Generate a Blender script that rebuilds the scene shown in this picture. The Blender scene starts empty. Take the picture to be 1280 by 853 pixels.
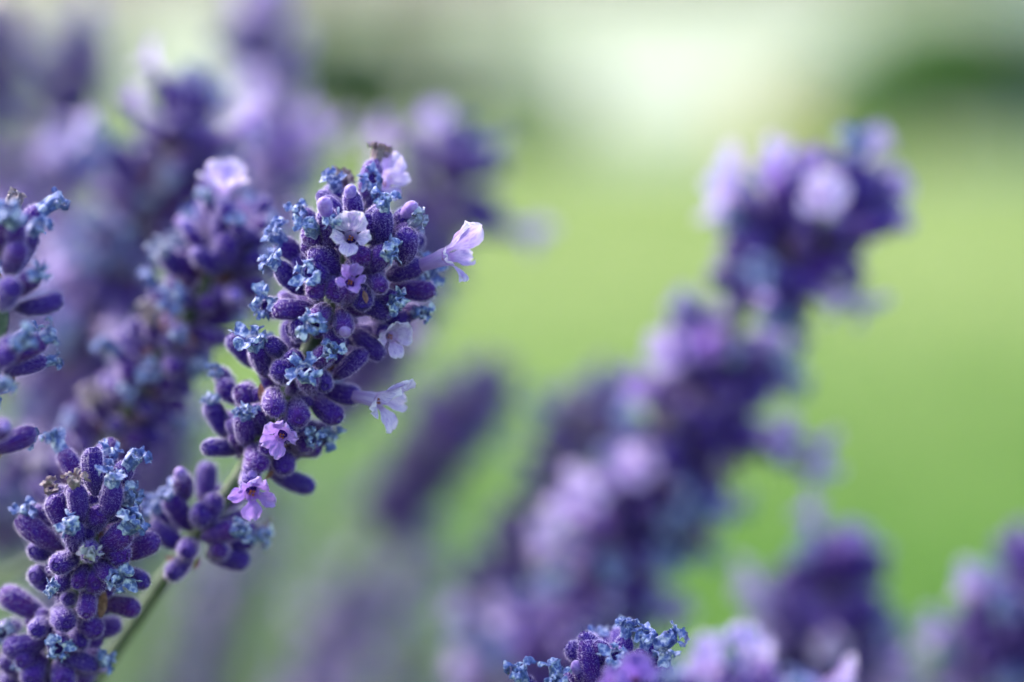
import bpy, math, random
from mathutils import Vector, Matrix, noise
R = math.radians
sc = bpy.context.scene
col = sc.collection

# ---------------------------------------------------------------- camera
CAM_H = 0.62
PITCH = R(4.6)
LENS = 100.0
FOCUS = 0.3545
cd = bpy.data.cameras.new('camera'); cam = bpy.data.objects.new('camera', cd); col.objects.link(cam)
cam.location = (0, 0, CAM_H); cam.rotation_euler = (R(90) - PITCH, 0, 0)
cd.lens = LENS; cd.sensor_width = 36.0; cd.clip_start = 0.01; cd.clip_end = 2000
cd.dof.use_dof = True; cd.dof.focus_distance = FOCUS; cd.dof.aperture_fstop = 5.7
sc.camera = cam
CAM = Vector((0, 0, CAM_H)); FWD = Vector((0, math.cos(PITCH), -math.sin(PITCH)))
RGT = Vector((1, 0, 0)); UPV = Vector((0, math.sin(PITCH), math.cos(PITCH)))
K = 0.36 / 1280.0
def P(px, py, D):
    return CAM + FWD*D + RGT*((px-640)*K*D) - UPV*((py-426.5)*K*D)
def proj(p):
    d = p - CAM; D = d.dot(FWD)
    return (640 + d.dot(RGT)/(K*D), 426.5 - d.dot(UPV)/(K*D), D)

# ---------------------------------------------------------------- sky and sun
SUN_EL, SUN_AZ = 45.0, -58.0        # azimuth from +Y (away from the camera) towards +X
w = bpy.data.worlds.new('World'); sc.world = w; w.use_nodes = True
nt = w.node_tree; bg = nt.nodes['Background']
sky = nt.nodes.new('ShaderNodeTexSky'); sky.sky_type = 'NISHITA'; sky.sun_disc = False
sky.sun_elevation = R(SUN_EL); sky.sun_rotation = R(SUN_AZ); sky.dust_density = 3.0; sky.air_density = 1.0
nt.links.new(sky.outputs[0], bg.inputs[0]); bg.inputs[1].default_value = 0.15
sd = bpy.data.lights.new('sun', 'SUN'); sun = bpy.data.objects.new('sun', sd); col.objects.link(sun)
sd.energy = 1.5; sd.angle = R(18); sd.color = (1.0, 0.95, 0.87)
sv = Vector((math.sin(R(SUN_AZ))*math.cos(R(SUN_EL)), math.cos(R(SUN_AZ))*math.cos(R(SUN_EL)), math.sin(R(SUN_EL))))
sun.rotation_euler = sv.to_track_quat('Z', 'Y').to_euler(); sun.location = (0, 0, 5)
sc.view_settings.view_transform = 'Standard'; sc.view_settings.look = 'None'
sc.view_settings.exposure = 1.78; sc.view_settings.gamma = 1.0; sc.view_settings.use_curve_mapping = False
sc.render.engine = 'CYCLES'
sc.cycles.use_denoising = True
sc.cycles.max_bounces = 8; sc.cycles.transparent_max_bounces = 8

# ---------------------------------------------------------------- materials
def lin(r, g, b):
    f = lambda c: ((c/255.0 + .055)/1.055)**2.4 if c > 10 else c/255.0/12.92
    return (f(r), f(g), f(b), 1)
class Mat:
    def __init__(s, name):
        s.m = bpy.data.materials.new(name); s.m.use_nodes = True
        s.t = s.m.node_tree; s.b = s.t.nodes['Principled BSDF']; s.out = s.t.nodes['Material Output']
    def n(s, kind, **kw):
        x = s.t.nodes.new(kind)
        for k, v in kw.items():
            if k in x.inputs: x.inputs[k].default_value = v
            else: setattr(x, k, v)
        return x
    def l(s, a, b): s.t.links.new(a, b)
    def set(s, **kw):
        for k, v in kw.items(): s.b.inputs[k.replace('_', ' ')].default_value = v
        return s
    def coord(s, scale=1.0):
        tc = s.n('ShaderNodeTexCoord'); return tc.outputs['Object']
    def noise(s, vec, scale, detail=3.0, rough=.6):
        x = s.n('ShaderNodeTexNoise'); x.inputs['Scale'].default_value = scale
        x.inputs['Detail'].default_value = detail; x.inputs['Roughness'].default_value = rough
        if vec is not None: s.l(vec, x.inputs['Vector'])
        return x.outputs['Fac']
    def ramp(s, fac, stops):
        x = s.n('ShaderNodeValToRGB'); e = x.color_ramp.elements
        while len(e) < len(stops): e.new(.5)
        for q, (p, c) in zip(e, stops): q.position = p; q.color = c
        s.l(fac, x.inputs[0]); return x.outputs[0]
    def mix(s, fac, a, b, mode='MIX'):
        x = s.n('ShaderNodeMix', data_type='RGBA', blend_type=mode)
        for v, i in ((fac, 0), (a, 6), (b, 7)):
            if hasattr(v, 'is_linked'): s.l(v, x.inputs[i])
            else: x.inputs[i].default_value = v
        return x.outputs[2]
    def bump(s, h, strength, dist):
        x = s.n('ShaderNodeBump'); x.inputs['Strength'].default_value = strength; x.inputs['Distance'].default_value = dist
        s.l(h, x.inputs['Height']); s.l(x.outputs[0], s.b.inputs['Normal'])
    def translucent(s, colour, amount):
        tr = s.n('ShaderNodeBsdfTranslucent'); mx = s.n('ShaderNodeMixShader'); mx.inputs[0].default_value = amount
        if hasattr(colour, 'is_linked'): s.l(colour, tr.inputs[0])
        else: tr.inputs[0].default_value = colour
        s.l(s.b.outputs[0], mx.inputs[1]); s.l(tr.outputs[0], mx.inputs[2]); s.l(mx.outputs[0], s.out.inputs[0])
    def rnd(s): return s.n('ShaderNodeObjectInfo').outputs['Random']

def m_calyx():
    k = Mat('violet_calyx'); c = k.coord()
    r = k.ramp(k.rnd(), [(0, lin(36, 5, 110)), (.35, lin(54, 7, 118)), (.7, lin(76, 11, 108)), (1, lin(40, 7, 124))])
    n1 = k.noise(c, 900, 3); r = k.mix(k.ramp(n1, [(.35, (0,0,0,1)), (.7, (1,1,1,1))]), r, lin(58, 28, 130))
    z = k.n('ShaderNodeSeparateXYZ'); k.l(c, z.inputs[0])
    zb = k.n('ShaderNodeMapRange'); zb.inputs[1].default_value = 0; zb.inputs[2].default_value = .0028
    zb.inputs[3].default_value = .5; zb.inputs[4].default_value = 0; k.l(z.outputs[2], zb.inputs[0])
    r = k.mix(zb.outputs[0], r, lin(84, 66, 92))
    n2 = k.noise(c, 5200, 2, .8); r = k.mix(k.ramp(n2, [(.60, (0,0,0,1)), (.74, (.6,.6,.6,1))]), r, lin(122, 92, 204))
    k.l(r, k.b.inputs['Base Color'])
    k.set(Roughness=.75, Sheen_Weight=.18, Sheen_Roughness=.4, Sheen_Tint=lin(205, 190, 240), Specular_IOR_Level=.25)
    k.bump(k.noise(c, 3500, 3), .5, .00012)
    return k.m
def m_hair():
    k = Mat('pale_plant_hair'); k.set(Base_Color=lin(184, 162, 244), Roughness=.5)
    k.translucent(lin(236, 226, 254), .7); return k.m
def m_wither():
    k = Mat('withered_blue_petal'); c = k.coord()
    a = k.ramp(k.noise(c, 1100, 4, .65), [(.32, lin(28, 36, 94)), (.47, lin(80, 100, 168)), (.62, lin(216, 221, 240))])
    tone = k.ramp(k.rnd(), [(0, lin(112, 132, 210)), (.45, lin(96, 108, 200)), (.78, lin(140, 158, 214)), (.88, lin(168, 160, 164)), (1, lin(134, 100, 84))])
    old = k.ramp(k.rnd(), [(0, (.2,.2,.2,1)), (.80, (.2,.2,.2,1)), (.9, (.75,.75,.75,1))]); a = k.mix(old, a, tone)
    k.l(a, k.b.inputs['Base Color']); k.set(Roughness=.7, Sheen_Weight=.35, Sheen_Roughness=.4, Sheen_Tint=lin(225, 232, 250))
    k.bump(k.noise(c, 2600, 3), .7, .00015); k.translucent(a, .15); return k.m
def m_petal(name='lilac_petal', cols=((218, 204, 242), (208, 188, 236), (194, 166, 230)), rim=(238, 230, 248), edge_w=.75):
    k = Mat(name); at = k.n('ShaderNodeAttribute', attribute_name='petal')
    s = k.n('ShaderNodeSeparateXYZ'); k.l(at.outputs['Vector'], s.inputs[0])
    base = k.ramp(k.rnd(), [(q*.5, lin(*cc)) for q, cc in enumerate(cols)])
    cb = k.n('ShaderNodeCombineXYZ'); k.l(s.outputs[0], cb.inputs[0])
    ms = k.n('ShaderNodeMath', operation='MULTIPLY'); ms.inputs[1].default_value = .25; k.l(s.outputs[1], ms.inputs[0]); k.l(ms.outputs[0], cb.inputs[1]); k.l(s.outputs[2], cb.inputs[2])
    v = k.noise(cb.outputs[0], 6.5, 2, .5)
    vein = k.ramp(v, [(.44, (0,0,0,1)), (.5, (1,1,1,1)), (.56, (0,0,0,1))])
    colr = k.mix(k.mix(.8, (0,0,0,1), vein), base, lin(128, 84, 200))
    edge = k.ramp(s.outputs[1], [(0, (.0,.0,.0,1)), (.75, (.12,.12,.12,1)), (1, (edge_w,edge_w,edge_w,1))])
    colr = k.mix(edge, colr, lin(*rim))
    thr = k.ramp(s.outputs[1], [(0, (.75,.75,.75,1)), (.22, (0,0,0,1))])
    colr = k.mix(thr, colr, lin(168, 122, 206))
    k.l(colr, k.b.inputs['Base Color']); k.set(Roughness=.5, Sheen_Weight=.3, Sheen_Tint=lin(240, 235, 250))
    k.bump(v, .6, .0002); k.translucent(colr, .42); return k.m
def m_bud():
    k = Mat('violet_bud'); c = k.coord()
    r = k.ramp(k.rnd(), [(0, lin(118, 88, 190)), (.5, lin(142, 104, 204)), (1, lin(160, 112, 200))])
    r = k.mix(k.ramp(k.noise(c, 1500, 3), [(.4, (0,0,0,1)), (.75, (.8,.8,.8,1))]), r, lin(190, 168, 228))
    k.l(r, k.b.inputs['Base Color']); k.set(Roughness=.6, Sheen_Weight=.5, Sheen_Tint=lin(230, 220, 250))
    k.bump(k.noise(c, 2500, 3), .4, .0001); k.translucent(r, .25); return k.m
def m_simple(name, cols, scale, rough=.8, bump=None, tr=0, detail=4, space='Object'):
    k = Mat(name); tc = k.n('ShaderNodeTexCoord')
    c = k.n('ShaderNodeNewGeometry').outputs['Position'] if space == 'World' else tc.outputs['Object']
    f = k.noise(c, scale, detail)
    n = len(cols); a = k.ramp(f, [(.3 + .4*i/max(1, n-1), lin(*q)) for i, q in enumerate(cols)])
    k.l(a, k.b.inputs['Base Color']); k.set(Roughness=rough)
    if bump: k.bump(k.noise(c, scale*4, 3), bump[0], bump[1])
    if tr: k.translucent(a, tr)
    return k.m
M = dict(calyx=m_calyx(), hair=m_hair(), wither=m_wither(), petal=m_petal(), petal_violet=m_petal('violet_petal', ((150, 112, 214), (166, 124, 216), (140, 100, 204)), (206, 186, 236), .5), bud=m_bud(),
    stem=m_simple('grey_green_stem', [(58, 76, 58), (84, 100, 76), (112, 122, 96)], 700, .7, (.4, .0001)),
    bract=m_simple('papery_bract', [(84, 50, 58), (132, 94, 88), (168, 134, 122)], 900, .8, (.5, .0001), .25),
    anther=m_simple('ochre_anther', [(120, 62, 36), (184, 110, 56)], 3000, .7),
    leaf=m_simple('lavender_leaf', [(84, 104, 78), (120, 138, 108), (150, 164, 138)], 60, .7, None, .25, space='World'),
    soil=m_simple('garden_soil', [(52, 40, 30), (84, 66, 50), (104, 86, 66)], 30, .95, (.8, .01)),
    plaster=m_simple('white_plaster', [(224, 222, 206), (232, 230, 216), (238, 236, 224)], 1.5, .9, (.2, .005)),
    cream=m_simple('cream_paint', [(236, 208, 146), (244, 222, 166)], 3, .7),
    plinth=m_simple('grey_plinth', [(150, 160, 150), (172, 180, 170), (186, 192, 184)], 2.5, .9, (.3, .005)),
    roof=m_simple('roof_tile', [(84, 78, 76), (108, 100, 96)], 3, .85),
    gravel=m_simple('pale_gravel', [(128, 140, 122), (146, 156, 140), (160, 168, 154)], 6, .95, (.4, .01)),
    frame=m_simple('grey_window_frame', [(110, 108, 104), (128, 126, 122)], 6, .6),
    shrub_dark=m_simple('dark_shrub_leaf', [(22, 60, 22), (38, 84, 34), (56, 104, 46)], 4, .6, None, .25, space='World'),
    shrub=m_simple('green_shrub_leaf', [(52, 96, 30), (78, 128, 44), (104, 152, 62)], 4, .6, None, .3, space='World'),
    bark=m_simple('bark', [(70, 58, 46), (98, 84, 68)], 20, .9, (.6, .01)))
def m_lawn(name, near, far, scale, rough, tr):
    """lusher grass by the watered bed, drier and paler farther out"""
    k = Mat(name); pos = k.n('ShaderNodeNewGeometry').outputs['Position']
    xyz = k.n('ShaderNodeSeparateXYZ'); k.l(pos, xyz.inputs[0])
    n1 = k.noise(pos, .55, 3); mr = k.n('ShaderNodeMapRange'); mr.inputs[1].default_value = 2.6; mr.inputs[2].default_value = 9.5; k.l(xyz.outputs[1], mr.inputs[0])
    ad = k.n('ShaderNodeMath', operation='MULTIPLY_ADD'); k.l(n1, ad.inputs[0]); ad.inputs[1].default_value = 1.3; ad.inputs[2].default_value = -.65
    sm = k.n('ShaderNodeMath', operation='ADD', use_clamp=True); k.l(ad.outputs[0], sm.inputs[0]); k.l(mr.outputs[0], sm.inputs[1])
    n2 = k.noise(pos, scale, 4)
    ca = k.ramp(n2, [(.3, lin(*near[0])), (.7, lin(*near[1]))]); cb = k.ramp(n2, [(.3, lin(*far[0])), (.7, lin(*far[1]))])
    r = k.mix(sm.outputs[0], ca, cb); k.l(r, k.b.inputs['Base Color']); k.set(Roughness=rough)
    if tr: k.translucent(r, tr)
    return k.m
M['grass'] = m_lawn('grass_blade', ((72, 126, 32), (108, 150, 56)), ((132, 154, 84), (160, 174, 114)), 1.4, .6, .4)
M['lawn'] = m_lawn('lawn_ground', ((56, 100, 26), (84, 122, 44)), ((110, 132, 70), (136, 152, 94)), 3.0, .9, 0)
def m_glass():
    k = Mat('window_glass'); k.set(Base_Color=lin(40, 46, 50), Roughness=.08, Metallic=0); return k.m
M['glass'] = m_glass()

# ---------------------------------------------------------------- mesh helpers
class MB:
    def __init__(s): s.v = []; s.f = []; s.mi = []; s.at = []
    def vert(s, p, a=(0, 0, 0)): s.v.append(tuple(p)); s.at.append(a); return len(s.v)-1
    def face(s, idx, mi=0): s.f.append(tuple(idx)); s.mi.append(mi)
    def grid(s, rows, mi=0, wrap=False, ats=None):
        ids = [[s.vert(p, ats[i][j] if ats else (0, 0, 0)) for j, p in enumerate(r)] for i, r in enumerate(rows)]
        n = len(ids[0])
        for i in range(len(ids)-1):
            for j in range(n if wrap else n-1):
                k = (j+1) % n
                s.face((ids[i][j], ids[i][k], ids[i+1][k], ids[i+1][j]), mi)
        return ids
    def box(s, lo, hi, mi=0):
        x0, y0, z0 = lo; x1, y1, z1 = hi
        b = [s.vert(p) for p in ((x0,y0,z0),(x1,y0,z0),(x1,y1,z0),(x0,y1,z0),(x0,y0,z1),(x1,y0,z1),(x1,y1,z1),(x0,y1,z1))]
        for f in ((3,2,1,0),(4,5,6,7),(0,1,5,4),(1,2,6,5),(2,3,7,6),(3,0,4,7)): s.face([b[i] for i in f], mi)
    def hair(s, p, d, l, wd, rng, mi=1):
        d = d.normalized(); side = d.cross(Vector((rng.uniform(-1,1), rng.uniform(-1,1), rng.uniform(-1,1)))).normalized()
        bend = Vector((rng.uniform(-1,1), rng.uniform(-1,1), rng.uniform(-.4,1)))*.35*l
        m = p + d*l*.55 + bend*.3; t = p + d*l + bend
        a = s.vert(p + side*wd*.5); b = s.vert(p - side*wd*.5); c = s.vert(m - side*wd*.4); e = s.vert(m + side*wd*.4); f = s.vert(t)
        s.face((a, b, c, e), mi); s.face((e, c, f), mi)
    def mesh(s, name, mats, smooth=True, attr=False):
        me = bpy.data.meshes.new(name); me.from_pydata(s.v, [], s.f)
        for m in mats: me.materials.append(m)
        me.polygons.foreach_set('material_index', s.mi)
        me.polygons.foreach_set('use_smooth', [smooth]*len(s.f))
        if attr:
            a = me.attributes.new('petal', 'FLOAT_VECTOR', 'POINT'); a.data.foreach_set('vector', [c for t in s.at for c in t])
        me.update(); return me
def link(name, me, parent=None, loc=None):
    o = bpy.data.objects.new(name, me); col.objects.link(o)
    if parent: o.parent = parent
    if loc is not None: o.location = loc
    return o
def tag(o, label=None, cat=None, group=None, kind=None):
    if label: o['label'] = label
    if cat: o['category'] = cat
    if group: o['group'] = group
    if kind: o['kind'] = kind
    return o
mm = 0.001
TAU = math.tau

# ---------------------------------------------------------------- floret pieces (calyx base at the origin, axis +Z)
CL = 6.0                                             # calyx length in mm
def lerp_tab(t, tab):
    for (a, x), (b, y) in zip(tab, tab[1:]):
        if t <= b: q = (t-a)/(b-a); q = q*q*(3-2*q)*.4 + q*.6; return x + (y-x)*q
    return tab[-1][1]
PROF = [(0, .30), (.05, .45), (.15, .82), (.35, 1.12), (.6, 1.25), (.8, 1.24), (.9, 1.12), (.96, .88), (1.0, .60)]
def calyx_mesh(i, plump, bend):
    rng = random.Random(50+i); b = MB(); N = 52; off = Vector((rng.random()*50, rng.random()*50, 7*i))
    def surf(t, th, cap=0.0):
        r = lerp_tab(t, PROF)*plump
        if t < .97: r += (.055*math.cos(13*th) + .04*math.cos(5*th+i))*min(1, t*4)*(1 if t < .9 else .6)
        z = t*CL
        p = Vector((math.cos(th)*r, math.sin(th)*r, z))
        p += Vector((bend*math.sin(t*math.pi), 0, 0))
        n = noise.noise_vector(p*.9 + off)*.09*min(1, t*3)
        return (p + n)*mm
    ts = [0, .03, .08, .14, .22, .3, .4, .5, .6, .7, .78, .85, .9, .94, .97, 1.0]
    rows = [[surf(t, TAU*j/N) for j in range(N)] for t in ts]
    def cap(r, z): return [Vector((math.cos(TAU*j/N)*r*(1+.12*math.cos(5*TAU*j/N+i)), math.sin(TAU*j/N)*r*(1+.12*math.cos(5*TAU*j/N+i)), z))*mm for j in range(N)]
    # five-toothed mouth pinched shut: raised ring, groove, button
    rows += [cap(.56, CL+.10), cap(.44, CL+.14), cap(.36, CL+.02), cap(.28, CL-.08), cap(.16, CL+.0), cap(.03, CL+.03)]
    b.grid(rows, 0, True)
    # one rounded tooth above the mouth
    for q in range(5):
        th = TAU*q/5 + .3*rng.random(); wv = .34 if q else .5; hh = .3 if q else .55
        ctr = Vector((math.cos(th), math.sin(th), 0)); tg = Vector((-math.sin(th), math.cos(th), 0))
        rr = []
        for s_ in (0, .35, .7, 1):
            rr.append([(ctr*(.98*plump - .35*s_ + .06*(1-abs(a))) + tg*a*wv*math.sqrt(max(.02, 1-s_*s_)) + Vector((0, 0, CL*.93 + hh*s_*1.2)))*mm for a in (-1, -.5, 0, .5, 1)])
        b.grid(rr, 0)
    for q in range(1700):
        t = min(.999, rng.random()**.7); th = rng.random()*TAU if rng.random() < .65 else TAU*rng.randrange(13)/13 + rng.gauss(0, .10)
        p = surf(t, th); p2 = surf(min(1, t+.02), th) - surf(max(0, t-.02), th); tg = Vector((-math.sin(th), math.cos(th), 0))
        nrm = tg.cross(p2).normalized()
        if nrm.dot(Vector((math.cos(th), math.sin(th), 0))) < 0: nrm = -nrm
        d = nrm + Vector((rng.uniform(-.6,.6), rng.uniform(-.6,.6), rng.uniform(-.3,.8)))
        b.hair(p, d, rng.uniform(.14, .46)*mm, rng.uniform(.013, .023)*mm, rng)
    for q in range(90):
        th = rng.random()*TAU; r = rng.random()*.6
        b.hair(Vector((math.cos(th)*r, math.sin(th)*r, CL+.02))*mm, Vector((rng.uniform(-.6,.6), rng.uniform(-.6,.6), 1)), rng.uniform(.1,.28)*mm, .016*mm, rng)
    return b.mesh('calyx', [M['calyx'], M['hair']])
CALYX = [calyx_mesh(0, 1.0, .0), calyx_mesh(1, .92, .22), calyx_mesh(2, 1.08, -.18), calyx_mesh(3, .97, .30), calyx_mesh(4, 1.04, .1), calyx_mesh(5, .88, -.25)]

def corolla(i, tube, lobes, r0, r1, ruffle, crumple, mats, hairs=120, roll_tube=.0, na=9, ns=14):
    """tube = length beyond the calyx mouth (mm); lobes = (angle deg, half sector deg, length, max half width, start deg, end deg, cup)"""
    rng = random.Random(900+i); b = MB(); off = Vector((13.7*i, 3.1*i, 5.5))
    def crump(p, s):
        q = p + noise.noise_vector(p*1.3 + off)*crumple*s
        q += noise.noise_vector(p*3.3 + off*2)*crumple*.45*s
        return q
    z0, z1 = CL-.35, CL+tube
    rows = []
    for k in range(8):
        t = k/7; r = r0 + (r1-r0)*t**1.6
        rows.append([crump(Vector((math.cos(th)*r*(1+crumple*.25*math.cos(5*th+i)), math.sin(th)*r*(1+crumple*.25*math.cos(5*th+i)), z0+(z1-z0)*t)), t)*mm for th in [TAU*j/40 for j in range(40)]])
    ats = [[(j/4.0, .22*k/7, i) for j in range(40)] for k in range(8)]
    b.grid(rows, 0, True, ats)
    for li, (ang, half, ln, wmax, f0, f1, cup) in enumerate(lobes):
        th = R(ang); rad = Vector((math.cos(th), math.sin(th), 0)); tg = Vector((-math.sin(th), math.cos(th), 0)); ax = Vector((0, 0, 1))
        h = R(half); c = Vector((0, 0, 0)); rows = []; ats = []; ph0 = rng.random()*9
        for k in range(ns):
            s = k/(ns-1); phi = R(f0 + (f1-f0)*s**1.1)
            if k: c = c + (rad*math.sin(phi) + ax*math.cos(phi))*(ln/(ns-1))
            nrm = rad*math.cos(phi) - ax*math.sin(phi)
            w0 = r1*math.sin(h)
            prof = math.sin(min(1, s/.62)*math.pi/2) if s < .62 else math.sqrt(max(0.03, 1-((s-.62)/.405)**3.6))
            W = w0*(1-min(1, s/.5)) + wmax*(prof if s > .5 else min(1, s/.5)*prof)
            row = []; at = []
            for j in range(na):
                a = -1 + 2*j/(na-1)
                aa = a*h*(1-s)
                rim = rad*(r1*math.cos(a*h)) if s < 1 else rad*r1
                p0 = rad*(r1*(math.cos(a*h)*(1-s) + s)) + ax*z1
                p = p0 + c + tg*(a*W) - ax*0
                p += nrm*(-cup*a*a*s*wmax) 
                p += nrm*(ruffle*math.sin(a*5.5+ph0 + 2*s)*s*s)
                p -= (rad*math.sin(phi)+ax*math.cos(phi))*(.09*ln*s*a*a)
                row.append(crump(p, .25+s)*mm); at.append((a + li*3.3, s*.98+.02, i*1.7))
            rows.append(row); ats.append(at)
        b.grid(rows, 0, False, ats)
    nf = len(b.f)
    for q in range(hairs):
        f = b.f[rng.randrange(nf)]; p = (Vector(b.v[f[0]])+Vector(b.v[f[2]]))*.5
        n = (Vector(b.v[f[1]])-Vector(b.v[f[0]])).cross(Vector(b.v[f[3]])-Vector(b.v[f[0]]))
        if n.length < 1e-14: continue
        n.normalize()
        if rng.random() < .5: n = -n
        b.hair(p, n + Vector((rng.uniform(-.5,.5), rng.uniform(-.5,.5), rng.uniform(-.2,.6))), rng.uniform(.08,.2)*mm, .013*mm, rng)
    if mats[0] is not M['wither']:
        for q in range(4):                         # stamens just inside the throat
            th = TAU*q/4+.5; ctr = Vector((math.cos(th)*r1*.3, math.sin(th)*r1*.3 - .1, z1-.30 + .12*(q % 2)))
            rr = []
            for k in range(5):
                ph = math.pi*(k/4); rr.append([(ctr + Vector((math.cos(TAU*j/7)*.15*math.sin(ph), math.sin(TAU*j/7)*.15*math.sin(ph), -.24*math.cos(ph))))*mm for j in range(7)])
            b.grid(rr, 2, True)
    return b.mesh('corolla', mats, attr=True)
PM = [M['petal'], M['hair'], M['anther']]; WM = [M['wither'], M['hair'], M['anther']]
def open_lobes(sp, jit, rng, up=1.0, upl=3.3, upa=58):
    j = lambda: rng.uniform(-jit, jit)
    return [(63+j(), 32, upl*up, 1.45*up, 10, upa*sp+j(), .2), (117+j(), 32, (upl-.1)*up, 1.45*up, 10, upa*sp+j(), .2),
            (193+j(), 38, 2.4*up**.7, 1.0*up**.6, 25, 84*sp+j(), .3), (270+j(), 36, 2.7*up**.7, 1.15*up**.6, 25, 92*sp+j(), .3), (347+j(), 38, 2.4*up**.7, 1.0*up**.6, 25, 82*sp+j(), .3)]
def shut_lobes(rng, curl, ln):
    return [(72*q + rng.uniform(-14, 14), 36, ln*rng.uniform(.7, 1.2), rng.uniform(.5, .85), rng.uniform(-10, 25), rng.choice((-1, 1, 1))*rng.uniform(curl*.6, curl*1.3), rng.uniform(.2, .6)) for q in range(5)]
OPEN = []; WITH = []
for i in range(4):
    rg = random.Random(i+3); OPEN.append(corolla(i, 2.2+.2*i, open_lobes(1.0+.05*(i-1), 9, rg, 1.0, 3.3 if i < 2 else 4.1, 58 if i < 2 else 30), .62, .85, .24, .14, PM, na=13, ns=18))
OPENV = []
for i in range(3):
    rg = random.Random(i+5); OPENV.append(corolla(40+i, 1.3+.2*i, open_lobes(1.0+.05*(i-1), 14, rg, .85), .62, .85, .34, .24, [M['petal_violet']]+PM[1:], na=13, ns=18))
HALF = []
for i in range(3):
    rg = random.Random(i+33); HALF.append(corolla(10+i, 1.0+.4*i, open_lobes(.75, 14, rg, .62), .66, .82, .3, .32, [M['petal_violet']]+PM[1:]))
for i in range(8):
    rg = random.Random(i+70); WITH.append(corolla(20+i, 1.0+.22*i, shut_lobes(rg, 250, 1.35), .78, .70+.06*(i % 3), .28, .46, WM, hairs=160))
def bud_mesh(i, ln, r):
    rng = random.Random(400+i); b = MB(); N = 28; rows = []
    for k in range(14):
        t = k/13; rr = r*(.82 + .2*math.sin(t*math.pi*.9)) * math.sqrt(max(0.0004, 1-max(0, (t-.62)/.38)**2.2))
        rows.append([(Vector((math.cos(TAU*j/N)*rr*(1-.07*abs(math.cos(2*TAU*j/N+i))**6*(t > .3)), math.sin(TAU*j/N)*rr, CL-.5+(ln+.5)*t)) + Vector((.2*t*t, 0, 0)))*mm for j in range(N)])
    b.grid(rows, 0, True)
    for q in range(420):
        k = rng.randrange(3, 13); j = rng.randrange(N); p = rows[k][j]; d = Vector((p.x, p.y, 0)).normalized()*(1 if k < 11 else .4) + Vector((0, 0, .2 if k < 10 else 1))
        b.hair(p + Vector((rng.uniform(-.1,.1), rng.uniform(-.1,.1), rng.uniform(-.1,.1)))*mm*.5, d + Vector((rng.uniform(-.5,.5), rng.uniform(-.5,.5), rng.uniform(-.3,.5))), rng.uniform(.08,.22)*mm, .014*mm, rng)
    return b.mesh('bud', [M['bud'], M['hair']])
BUD = [bud_mesh(0, 2.4, .80), bud_mesh(1, 1.3, .82), bud_mesh(2, 1.8, .85), bud_mesh(3, .55, .62)]
def bract_mesh(i):
    b = MB(); rng = random.Random(600+i); rows = []; ln = 4.5+i*.6
    for k in range(9):
        t = k/8; wv = 1.7*math.sin(math.pi*min(1, t*.85+.12))**1.2*(1-t*.35)
        rows.append([(Vector((a*wv, .35*t*t*3 - .35*a*a*wv + .1*math.sin(9*t+i), t*ln)) + noise.noise_vector(Vector((a*2, t*3, i)))*.18)*mm for a in (-1, -.6, -.25, 0, .25, .6, 1)])
    b.grid(rows, 0)
    return b.mesh('bract', [M['bract']])
BRACT = [bract_mesh(0), bract_mesh(1), bract_mesh(2)]

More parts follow.
